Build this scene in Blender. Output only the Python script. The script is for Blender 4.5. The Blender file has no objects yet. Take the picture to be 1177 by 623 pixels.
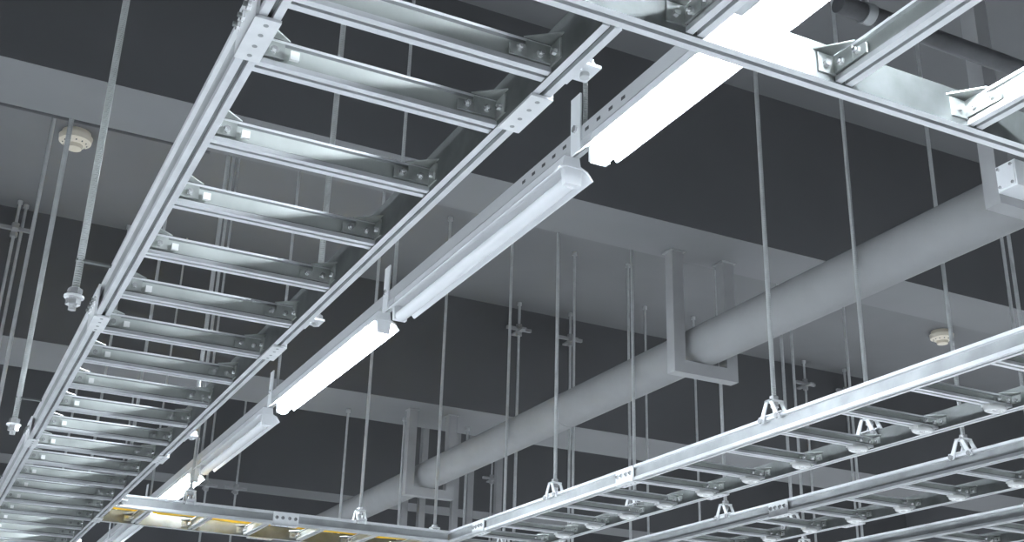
import bpy, math, random, bmesh
from mathutils import Vector, Matrix
random.seed(4)
scn = bpy.context.scene
try:
    scn.view_settings.view_transform = 'Standard'
    scn.view_settings.look = 'None'
except Exception: pass
CAMZ = 1.5

# ---------------- materials ----------------
def mat(name, col, rough=0.5, metal=0.0, var=0.12, scale=8.0, bump=0.0, emis=None, estr=0.0, stretch=(1,1,1)):
    m = bpy.data.materials.new(name); m.use_nodes = True
    nt = m.node_tree; p = nt.nodes['Principled BSDF']
    tc = nt.nodes.new('ShaderNodeTexCoord'); mp = nt.nodes.new('ShaderNodeMapping')
    mp.inputs['Scale'].default_value = stretch
    nt.links.new(tc.outputs['Object'], mp.inputs['Vector'])
    n = nt.nodes.new('ShaderNodeTexNoise'); n.inputs['Scale'].default_value = scale; n.inputs['Detail'].default_value = 5
    nt.links.new(mp.outputs['Vector'], n.inputs['Vector'])
    r = nt.nodes.new('ShaderNodeValToRGB')
    r.color_ramp.elements[0].position = 0.3; r.color_ramp.elements[1].position = 0.7
    r.color_ramp.elements[0].color = (*[c*(1-var) for c in col], 1)
    r.color_ramp.elements[1].color = (*[min(1, c*(1+var)) for c in col], 1)
    nt.links.new(n.outputs['Fac'], r.inputs['Fac']); nt.links.new(r.outputs['Color'], p.inputs['Base Color'])
    p.inputs['Roughness'].default_value = rough; p.inputs['Metallic'].default_value = metal
    if bump:
        b = nt.nodes.new('ShaderNodeBump'); b.inputs['Strength'].default_value = bump; b.inputs['Distance'].default_value = 0.01
        nt.links.new(n.outputs['Fac'], b.inputs['Height']); nt.links.new(b.outputs['Normal'], p.inputs['Normal'])
    if emis:
        p.inputs['Emission Color'].default_value = (*emis, 1); p.inputs['Emission Strength'].default_value = estr
    return m

M_GALV = mat('galvanised_steel', (0.74,0.75,0.76), 0.32, 0.45, 0.08, 14)
M_GALVD = mat('galvanised_dark', (0.19,0.20,0.195), 0.4, 0.5, 0.25, 12)  # darker copy of the steel, carries shade of grooves and inner faces
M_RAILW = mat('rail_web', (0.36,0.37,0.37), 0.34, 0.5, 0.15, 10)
M_RUNGF = mat('rung_face_shaded', (0.50,0.525,0.50), 0.36, 0.35, 0.18, 7)  # darker than the steel: dim ceiling reflection put into the colour
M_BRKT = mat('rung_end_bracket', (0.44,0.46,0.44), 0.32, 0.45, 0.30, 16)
M_PLATE = mat('splice_plate_zinc', (0.84,0.85,0.85), 0.35, 0.3, 0.06, 20)
M_BOLT = mat('bolt_steel', (0.88,0.88,0.88), 0.20, 0.7, 0.15, 30)
M_HOLE = mat('hole_dark', (0.08,0.08,0.08), 0.8, 0, 0.1, 5)
M_GLINT = mat('clip_glint', (0.96,0.96,0.94), 0.20, 0.05, 0.03, 20)  # white stands in for light reflections at the rung ends
M_CEIL = mat('ceiling_grey_paint', (0.19,0.19,0.194), 0.9, 0, 0.06, 1.2, 0.1)
M_BEAMB = mat('beam_soffit_lit', (0.215,0.215,0.219), 0.85, 0, 0.05, 1.5, 0.1)  # lighter copy of the beam colour: bounce light from below painted in
M_BEAMS = mat('beam_side_shaded', (0.118,0.118,0.121), 0.9, 0, 0.06, 1.5, 0.1)  # darker copy of the beam colour: shade on the sides painted in
M_WALL = mat('wall_paint', (0.12,0.12,0.125), 0.9, 0, 0.06, 1.2, 0.1)
M_FLOOR = mat('floor_vinyl', (0.66,0.67,0.68), 0.5, 0, 0.05, 2)
M_PIPE = mat('pipe_insulation', (0.275,0.275,0.274), 0.85, 0, 0.05, 6, 0.12)
M_FRAME = mat('hanger_frame_paint', (0.34,0.34,0.34), 0.6, 0, 0.06, 8)
M_LUM = mat('luminaire_white_enamel', (0.80,0.81,0.82), 0.4, 0, 0.02, 6)
M_TRUNK = mat('trunking_enamel', (0.50,0.505,0.51), 0.45, 0, 0.03, 6)
M_TUBEOFF = mat('tube_glass_unlit', (0.78,0.79,0.80), 0.25, 0, 0.02, 6)
M_TUBE = mat('tube_lit', (0.95,0.97,1.0), 0.3, 0, 0.01, 6, 0, (0.82,0.91,1.0), 230)
M_DET = mat('detector_cream', (0.88,0.80,0.66), 0.45, 0, 0.03, 10)
M_YEL = mat('yellow_cable', (0.95,0.58,0.02), 0.45, 0, 0.1, 20)
M_BLK = mat('dark_conduit', (0.06,0.06,0.063), 0.5, 0, 0.2, 20)
M_ROD = mat('threaded_zinc_rod', (0.56,0.57,0.57), 0.30, 0.6, 0.1, 20)
nt = M_ROD.node_tree; w = nt.nodes.new('ShaderNodeTexWave'); w.bands_direction = 'Z'; w.inputs['Scale'].default_value = 45
tcx = nt.nodes.new('ShaderNodeTexCoord'); nt.links.new(tcx.outputs['Object'], w.inputs['Vector'])
bb = nt.nodes.new('ShaderNodeBump'); bb.inputs['Strength'].default_value = 0.7; bb.inputs['Distance'].default_value = 0.004
nt.links.new(w.outputs['Fac'], bb.inputs['Height']); nt.links.new(bb.outputs['Normal'], nt.nodes['Principled BSDF'].inputs['Normal'])

# ---------------- mesh builder ----------------
class MB:
    def __init__(s, name, mats=None):
        s.name, s.v, s.f, s.m, s.mats, s.sm = name, [], [], [], mats or [], []
    def mi(s, m):
        if m not in s.mats: s.mats.append(m)
        return s.mats.index(m)
    def add(s, vs, fs, m, smooth=False):
        b = len(s.v); s.v += [tuple(v) for v in vs]; k = s.mi(m) if not isinstance(m, list) else None
        for i, f in enumerate(fs):
            s.f.append([b+j for j in f]); s.m.append(k if k is not None else s.mi(m[i])); s.sm.append(smooth)
    def box(s, x0,x1,y0,y1,z0,z1, m):
        vs = [(x,y,z) for x in (x0,x1) for y in (y0,y1) for z in (z0,z1)]
        s.add(vs, [(0,1,3,2),(4,6,7,5),(0,4,5,1),(2,3,7,6),(0,2,6,4),(1,5,7,3)], m)
    def prism(s, prof, T, a, b, m, facemats=None):
        n = len(prof)
        vs = [T(a,p,q) for p,q in prof]+[T(b,p,q) for p,q in prof]
        fs = [(i,(i+1)%n,n+(i+1)%n,n+i) for i in range(n)]+[tuple(range(n)),tuple(range(2*n-1,n-1,-1))]
        ms = [(facemats or {}).get(i, m) for i in range(n)]+[m,m]
        s.add(vs, fs, ms)
    def cyl(s, p0, p1, r, m, seg=12, r2=None, smooth=True):
        p0,p1 = Vector(p0),Vector(p1); d = (p1-p0).normalized(); r2 = r if r2 is None else r2
        u = d.orthogonal().normalized(); w = d.cross(u)
        vs = []
        for p,rr in ((p0,r),(p1,r2)):
            for i in range(seg):
                t = 2*math.pi*i/seg; vs.append(p+(u*math.cos(t)+w*math.sin(t))*rr)
        s.add(vs, [(i,(i+1)%seg,seg+(i+1)%seg,seg+i) for i in range(seg)], m, smooth)
        s.add(vs, [tuple(range(seg-1,-1,-1)), tuple(range(seg,2*seg))], m)
    def torus(s, c, R, r, m, squash=1.0, seg=20, sg=8):
        vs = []
        for i in range(seg):
            a = 2*math.pi*i/seg
            for j in range(sg):
                b = 2*math.pi*j/sg
                vs.append((c[0]+(R+r*math.cos(b))*math.cos(a), c[1]+(R+r*math.cos(b))*math.sin(a)*squash, c[2]+r*math.sin(b)))
        s.add(vs, [(i*sg+j, ((i+1)%seg)*sg+j, ((i+1)%seg)*sg+(j+1)%sg, i*sg+(j+1)%sg) for i in range(seg) for j in range(sg)], m, True)
    def tri_prism(s, pts, off, m):
        n = len(pts); o = Vector(off)
        vs = [Vector(p) for p in pts]+[Vector(p)+o for p in pts]
        s.add(vs, [tuple(range(n)), tuple(range(2*n-1,n-1,-1))]+[(i,(i+1)%n,n+(i+1)%n,n+i) for i in range(n)], m)
    def done(s, parent=None):
        me = bpy.data.meshes.new(s.name); me.from_pydata(s.v, [], s.f)
        for m in s.mats: me.materials.append(m)
        me.polygons.foreach_set('material_index', s.m); me.polygons.foreach_set('use_smooth', s.sm)
        bm = bmesh.new(); bm.from_mesh(me); bmesh.ops.recalc_face_normals(bm, faces=bm.faces); bm.to_mesh(me); bm.free()
        o = bpy.data.objects.new(s.name, me); scn.collection.objects.link(o)
        if parent: o.parent = parent
        return o

# ---------------- room ----------------
XL, XR, YB, YF = -5.0, 12.0, -5.0, 16.0
CEIL = CAMZ+3.48; BB = CAMZ+2.55
BEAMS = ((-2.9,0.4),(0.85,0.4),(4.62,0.40),(8.39,0.72),(12.16,0.45))
def top_at(y):
    for y0,wd in BEAMS:
        if y0-.01 < y < y0+wd+.01: return BB
    return CEIL
def simple(name, b, m):
    o = MB(name); o.box(*b, m); return o.done()
simple('floor', (XL,XR,YB,YF,-0.1,0), M_FLOOR)
simple('ceiling', (XL,XR,YB,YF,CEIL,CEIL+0.15), M_CEIL)
simple('wall_left', (XL-0.15,XL,YB,YF,0,CEIL), M_WALL)
simple('wall_right', (XR,XR+0.15,YB,YF,0,CEIL), M_WALL)
simple('wall_back', (XL,XR,YB-0.15,YB,0,CEIL), M_WALL)
simple('wall_front', (XL,XR,YF,YF+0.15,0,CEIL), M_WALL)
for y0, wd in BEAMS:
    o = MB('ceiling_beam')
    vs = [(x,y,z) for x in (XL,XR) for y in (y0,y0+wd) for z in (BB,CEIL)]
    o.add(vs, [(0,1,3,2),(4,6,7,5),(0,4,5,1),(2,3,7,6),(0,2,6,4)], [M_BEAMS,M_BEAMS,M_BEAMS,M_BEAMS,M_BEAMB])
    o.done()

# ---------------- cable ladders ----------------
def railp(H):
    return [(0,0),(.015,0),(.015,.010),(.025,.010),(.025,0),(.04,0),(.04,H),(0,H),(0,H-.012),(.010,H-.015),(.010,.017),(0,.014)]
def rungp(H):
    return [(0,0),(.015,0),(.015,.009),(.024,.009),(.024,0),(.04,0),(.04,H),(0,H),(0,H-.006),(.006,H-.009),(.006,.015),(0,.011)]
def ladder(name, axis, s0, s1, t0, width, rungs, splices, ring=False, z=CAMZ+1.2, RH=.07, GH=.048):
    o = MB(name)
    P = (lambda s,t,q: (t,s,z+q)) if axis=='Y' else (lambda s,t,q: (s,t,z+q))
    t1 = t0+width
    fm = {9:M_RAILW, 2:M_GALVD, 5:M_GALVD}  # web, groove and inner faces darkened: shade put into the colour
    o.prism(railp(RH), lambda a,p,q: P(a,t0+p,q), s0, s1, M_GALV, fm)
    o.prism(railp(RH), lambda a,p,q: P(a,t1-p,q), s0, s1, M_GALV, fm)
    def bx(sa,sb,ta,tb,qa,qb,m):
        a = P(sa,ta,qa); b = P(sb,tb,qb)
        o.box(min(a[0],b[0]),max(a[0],b[0]),min(a[1],b[1]),max(a[1],b[1]),a[2],b[2],m)
    RP = rungp(GH)
    for r in rungs:
        o.prism(RP, lambda a,p,q: P(r+p-.02,a,q+.004), t0+.038, t1-.038, M_GALV, {8:M_RAILW,9:M_RUNGF,10:M_GALVD,2:M_GALVD,5:M_RAILW})  # recess and groove faces take darker steel as painted shade
        for e,(ta,sg) in enumerate(((t0+.04,1),(t1-.04,-1))):
            if e==0:
                bx(r-.0235,r-.0195, ta, ta+sg*.05, .020,GH-.004, M_BRKT)
                tts = (.028,)
            else:
                bx(r-.0245,r-.0195, ta, ta+sg*.055, .018,GH-.002, M_BRKT)
                bx(r-.0240,r-.0190, ta+sg*.05, ta+sg*.09, .018,GH*.72, M_BRKT)
                tts = (.026,.070)
            bx(r-.062,r-.0195, ta, ta+sg*.004, .014,GH, M_BRKT)
            g = [P(r-.02,ta,GH+.005),P(r-.02,ta+sg*.06,GH+.005),P(r-.07,ta,GH+.005)]
            o.tri_prism(g, (0,0,.003), M_BRKT)
            for tt in tts:
                o.cyl(P(r-.0245,ta+sg*tt,GH*.58), P(r-.031,ta+sg*tt,GH*.58), .0080, M_BOLT, 6, smooth=False)
                o.cyl(P(r-.031,ta+sg*tt,GH*.58), P(r-.036,ta+sg*tt,GH*.58), .0042, M_BOLT, 8)
            o.cyl(P(r-.044,ta+sg*.004,GH*.6), P(r-.044,ta+sg*.012,GH*.6), .0075, M_BOLT, 6, smooth=False)
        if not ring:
            bx(r-.030,r-.022, t0+.100,t0+.118,.022,.040, M_GLINT)  # added white tab, stands for light reflected through the slot
        else:
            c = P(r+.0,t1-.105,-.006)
            o.torus(c, .034,.012, M_GLINT, 0.75)  # ring clip, its white colour carries the reflection
            bx(r-.020,r+.020,t1-.150,t1-.060,-.004,.004,M_GLINT)
            o.cyl(P(r,t1-.105,-.014),P(r,t1-.105,-.002),.012,M_BOLT,6,smooth=False)
    for sp in splices:
        for (ta,sg) in ((t0,-1),(t1,1)):
            L = .075
            bx(sp-L,sp+L, ta, ta+sg*.006, -.004,RH-.004, M_PLATE)
            bx(sp-L,sp+L, ta+sg*.006, ta-sg*.042, -.007,-.001, M_PLATE)
            for k in (-.055,-.02,.02,.055):
                o.cyl(P(sp+k,ta+sg*.006,RH*.5),P(sp+k,ta+sg*.012,RH*.5),.011,M_BOLT,6,smooth=False)
                o.cyl(P(sp+k,ta+sg*.012,RH*.5),P(sp+k,ta+sg*.019,RH*.5),.005,M_GALVD,8)
                o.cyl(P(sp+k,ta-sg*.019,-.0075),P(sp+k,ta-sg*.019,-.0065),.005,M_RAILW,10)
    return o.done()

LRH = .10
rl = [1.745]+[1.98+.354*k for k in range(34)]
ladder('cable_ladder','Y',1.535,14.0,0.372,0.583, rl, [1.875,3.655,5.43,7.2,8.97], RH=LRH, GH=.058)
rT = [-0.28,0.06,0.40,0.74,1.08,1.42,1.76,2.10,2.44,2.78]
ladder('cable_ladder','X',-0.6,3.2,0.98,0.55, rT, [2.25], RH=.080, GH=.055)
r1 = [-.60+.351*k for k in range(40)]
ladder('cable_ladder','Y',-1.0,14.0,2.92,0.53, r1, [.4,2.2,4.7,6.3], ring=True, GH=.040)
ladder('cable_ladder','Y',-1.0,14.0,3.97,0.50, [v+.12 for v in r1], [1.2,2.7,4.9,6.7], ring=True, GH=.040)
ladder('cable_ladder','Y',-1.0,14.0,5.03,0.52, [v-.08 for v in r1], [2.2,4.1,5.9], ring=True, GH=.040)
ladder('cable_ladder','X',0.96,2.915,6.72,0.55, [1.15+.33*k for k in range(6)], [1.9])
o = MB('yellow_cable_bundle')
for k in range(8):
    yy = 6.87+.042*k; zz = CAMZ+1.2+.068+random.uniform(0,.008)
    prev = None
    for i in range(14):
        x = 1.0+1.84*i/13; p = (x, yy+.012*math.sin(i*1.3+k), zz+.003*math.sin(i*2+k))
        if prev: o.cyl(prev, p, .013, M_YEL, 8)
        prev = p
o.done()

# ---------------- threaded rods ----------------
def rod(x,y,zbot,ztop=None, kind='clamp', r=.0095, outer=0):
    if ztop is None: ztop = top_at(y)
    o = MB('threaded_hanger_rod')
    o.cyl((x,y,zbot),(x,y,ztop),r,M_ROD,10)
    o.cyl((x,y,ztop-.025),(x,y,ztop),.018,M_ROD,12)
    if kind=='clamp':
        zt = CAMZ+1.2+.07
        for sg in (-1,1):
            pts = [(y+sg*.004,zt+.062),(y+sg*.020,zt+.062),(y+sg*.066,zt-.022),(y+sg*.040,zt-.022)]
            o.tri_prism([(x-.030,p[0],p[1]) for p in pts],(.006,0,0),M_PLATE)
            o.tri_prism([(x+.020,p[0],p[1]) for p in pts],(.006,0,0),M_PLATE)
            o.cyl((x-.040,y+sg*.050,zt-.012),(x-.029,y+sg*.050,zt-.012),.011,M_BOLT,6,smooth=False)
        o.box(x-.030,x+.028,y-.022,y+.022,zt+.056,zt+.063,M_PLATE)
        o.cyl((x,y,zt+.063),(x,y,zt+.080),.019,M_BOLT,6,smooth=False)
        o.cyl((x,y,zt+.036),(x,y,zt+.055),.018,M_BOLT,6,smooth=False)
        o.box(x-.026,x+.022,y-.070,y+.070,zt+.001,zt+.006,M_GALV)
    elif kind=='side':
        zz = zbot
        o.cyl((x,y,zz+.015),(x,y,zz+.035),.021,M_BOLT,6,smooth=False)
        o.cyl((x,y,zz+.036),(x,y,zz+.042),.028,M_PLATE,14)
        o.cyl((x,y,zz+.043),(x,y,zz+.063),.021,M_BOLT,6,smooth=False)
        o.box(min(x-.012,outer),max(x+.012,outer),y-.008,y+.008,zz+.148,zz+.154,M_GALVD)
    elif kind=='hook':
        o.box(x-.02,x+.02,y-.03,y+.03,zbot+.01,zbot+.016,M_GALV)
        o.box(x-.028,x-.022,y-.03,y+.03,zbot-.005,zbot+.09,M_GALV)
        o.cyl((x,y,zbot+.017),(x,y,zbot+.035),.021,M_BOLT,6,smooth=False)
    elif kind=='cross':
        zc = outer
        o.box(x-.11,x+.11,y-.014,y+.014,zc-.012,zc+.012,M_FRAME)
        o.box(x-.02,x+.02,y-.10,y+.10,zc-.030,zc-.014,M_FRAME)
        o.cyl((x,y,zc+.012),(x,y,zc+.04),.026,M_FRAME,6,smooth=False)
        o.cyl((x,y,zc-.06),(x,y,zc-.03),.026,M_FRAME,6,smooth=False)
    return o.done()
zc = CAMZ+1.2+.07
for y in (3.39,5.04,6.7,8.3,10.0):
    rod(.285,y,CAMZ+1.135,kind='side',outer=.371,r=.011)
for y in (1.72,3.37,5.04,6.66,8.3,10.0):
    rod(.985,y,CAMZ+1.21,kind='hook')
for y in (1.0,3.62,5.42,7.0,8.9):
    rod(2.94,y,zc); rod(3.425,y,zc)
for y in (1.85,3.66,5.38,7.1,8.9):
    rod(3.99,y,zc); rod(4.45,y,zc)
for y in (2.4,4.2,6.0,7.8):
    rod(5.05,y,zc); rod(5.53,y,zc)
rod(1.35,6.74,zc); rod(2.35,6.74,zc)
for x,y,z in ((.24,8.25,3.27),(4.12,8.25,3.25),(4.60,8.25,3.25),(7.07,8.25,3.26),(7.55,8.25,3.26),(2.55,12.0,2.45),(2.85,12.0,2.45),(5.7,12.0,2.9)):
    rod(x,y,CAMZ+.9,kind='cross',outer=CAMZ+z,r=.011)

# ---------------- fluorescent luminaires ----------------
LX, LZ = 1.40, CAMZ+1.45
def luminaire(x, y0, y1, lit):
    o = MB('fluorescent_luminaire')
    k = .78
    Y = lambda a,p,q: (x+p*k, a, LZ+q)
    wing = [(-.078,-.006),(-.072,-.006),(-.052,.012),(-.026,.022),(.026,.022),(.052,.012),(.072,-.006),(.078,-.006),(.056,.018),(.028,.028),(-.028,.028),(-.056,.018)]
    o.prism(wing, Y, y0, y1, M_LUM)
    o.prism([(-.036,.028),(.036,.028),(.030,.058),(-.030,.058)], Y, y0+.01, y1-.01, M_LUM)
    for a in (y0+.002,y1-.022):
        o.prism([(-.030,-.028),(.030,-.028),(.036,.024),(-.036,.024)], Y, a, a+.02, M_LUM)
    o.cyl((x,y0+.02,LZ-.014),(x,y1-.02,LZ-.014),.021,M_TUBE if lit else M_TUBEOFF,16)
    return o.done()
for a,b,l in ((-.38,.98,1),(1.10,2.375,1),(2.50,3.76,0),(3.905,5.20,1),(5.43,6.70,0),(6.93,8.19,1),(8.40,9.65,0),(9.85,11.1,1)):
    luminaire(LX,a,b,l)
for xx in (-2.6,8.0):  # rows out of view, added to light the room by floor bounce
    for k in range(9):
        luminaire(xx,-4.2+2.2*k,-2.94+2.2*k,1)
o = MB('luminaire_support_strut')
o.prism([(-.024,0),(-.010,0),(-.010,.012),(.010,.012),(.010,0),(.024,0),(.024,.042),(-.024,.042)], lambda a,p,q:(LX+p,a,LZ+.060+q), -.5, 11.2, M_TRUNK)
y = 2.2
while y < 2.75:
    o.box(LX-.0250,LX-.0238,y,y+.018,LZ+.060+.016,LZ+.060+.025,M_HOLE); y += .06
for y in (1.30,2.44,3.83,5.32,6.82,8.3,9.75):
    o.box(LX-.030,LX-.025,y-.025,y+.025,LZ+.03,LZ+.20,M_LUM)
    o.box(LX+.025,LX+.030,y-.025,y+.025,LZ+.03,LZ+.15,M_LUM)
    o.cyl((LX-.036,y,LZ+.10),(LX-.030,y,LZ+.10),.011,M_BOLT,6,smooth=False)
    o.cyl((LX,y,LZ+.1),(LX,y,top_at(y)-.001),.007,M_ROD,8)
o.done()

# ---------------- insulated pipe ----------------
PX, PZ, PR = 3.56, CAMZ+2.05, .112
o = MB('insulated_pipe')
o.cyl((PX,YB+.02,PZ),(PX,YF-.02,PZ),PR,M_PIPE,48)
for y in (0.2,6.4,9.9,12.8):
    o.cyl((PX,y,PZ),(PX,y+.03,PZ),PR+.002,M_PIPE,40)
o.done()
def uframe(y, xa, xb, ztop, zb):
    o = MB('pipe_hanger_frame')
    w = .068
    o.box(xa,xa+w,y,y+w,zb,ztop-.006,M_FRAME); o.box(xb-w,xb,y,y+w,zb,ztop-.006,M_FRAME)
    o.box(xa+w,xb-w,y,y+w,zb,zb+w,M_FRAME)
    for xx in (xa,xb-w):
        o.box(xx-.012,xx+w+.012,y-.012,y+w+.012,ztop-.006,ztop,M_FRAME)
    o.done()
uframe(4.90,3.35,3.75,BB,PZ-PR-.069)
uframe(2.66,3.22,3.80,CEIL,PZ-PR-.069)
uframe(8.6,3.35,3.76,BB,PZ-PR-.070)
# junction box clipped on the near face of the hanger frame post
o = MB('junction_box')
bz = PZ-PR-.035
o.box(3.215,3.40,2.575,2.659,bz,bz+.10,M_LUM)
o.box(3.211,3.215,2.580,2.655,bz+.005,bz+.095,M_LUM)
for a in (2.590,2.645):
    for b in (.015,.085): o.cyl((3.206,a,bz+b),(3.211,a,bz+b),.006,M_BOLT,8)
o.done()

# ---------------- detectors ----------------
for x,y in ((.44,7.02),(7.54,7.02)):
    o = MB('smoke_detector')
    o.cyl((x,y,CEIL-.03),(x,y,CEIL),.085,M_DET,32)
    o.cyl((x,y,CEIL-.065),(x,y,CEIL-.03),.095,M_DET,32,r2=.100)
    o.cyl((x,y,CEIL-.085),(x,y,CEIL-.065),.060,M_DET,32,r2=.088)
    o.cyl((x,y,CEIL-.110),(x,y,CEIL-.085),.045,M_DET,32,r2=.050)
    for k in range(12):
        t = k*math.pi/6
        o.box(x+.07*math.cos(t)-.004,x+.07*math.cos(t)+.004,y+.07*math.sin(t)-.004,y+.07*math.sin(t)+.004,CEIL-.080,CEIL-.070,M_BLK)
    o.done()

o = MB('ceiling_conduit'); o.cyl((XL+.1,5.06,BB+.02),(.9,5.06,BB+.02),.014,M_BLK,12)
for x in (-3,-1.5,0,.8): o.box(x-.02,x+.02,5.02,5.08,BB+.03,BB+.05,M_GALV)
o.done()
o = MB('black_conduit'); o.cyl((1.95,2.04,CAMZ+1.9),(6,2.04,CAMZ+1.9),.026,M_BLK,20)
for x in (2.05,3.1,4.5):
    o.cyl((x,2.04,CAMZ+1.92),(x,2.04,CEIL),.008,M_ROD,8); o.cyl((x-.015,2.04,CAMZ+1.9),(x+.015,2.04,CAMZ+1.9),.030,M_RAILW,20)
o.done()
o = MB('hanging_strut_frame')
for x in (3.95,4.12,4.45,4.6,4.9):
    o.box(x,x+.06,10.2,10.26,CAMZ+1.35,CEIL,M_FRAME)
o.box(3.8,5.1,10.14,10.2,CAMZ+1.55,CAMZ+1.61,M_FRAME)
o.done()

# ---------------- lights ----------------
def area(x,y,z,sx,sy,p,name='added_fill_light'):
    l = bpy.data.lights.new(name,'AREA'); l.shape='RECTANGLE'; l.size=sx; l.size_y=sy; l.energy=p; l.color=(.93,.97,1)
    ob = bpy.data.objects.new(name,l); ob.location=(x,y,z); scn.collection.objects.link(ob); return ob
for xx,pw in ((-2.6,22),(8.0,50)):  # added fill lights inside the out-of-view rows
    for k in range(9):
        area(xx,-3.57+2.2*k,LZ-.04,.12,1.2,pw)
w = bpy.data.worlds.new('room_world'); scn.world = w; w.use_nodes = True
w.node_tree.nodes['Background'].inputs[0].default_value = (.5,.52,.55,1); w.node_tree.nodes['Background'].inputs[1].default_value = .2

# ---------------- camera ----------------
F = Vector((.4073,.8315,.3776)).normalized()
U = Vector((-.1923,-.3259,.9255)); U = (U-F*U.dot(F)).normalized()
R = F.cross(U)
cam = bpy.data.cameras.new('camera'); co = bpy.data.objects.new('camera', cam); scn.collection.objects.link(co)
co.matrix_world = Matrix(((R.x,U.x,-F.x,0),(R.y,U.y,-F.y,0),(R.z,U.z,-F.z,CAMZ),(0,0,0,1)))
cam.sensor_width = 36; cam.lens = 36*1374/1177; cam.clip_end = 100
scn.camera = co
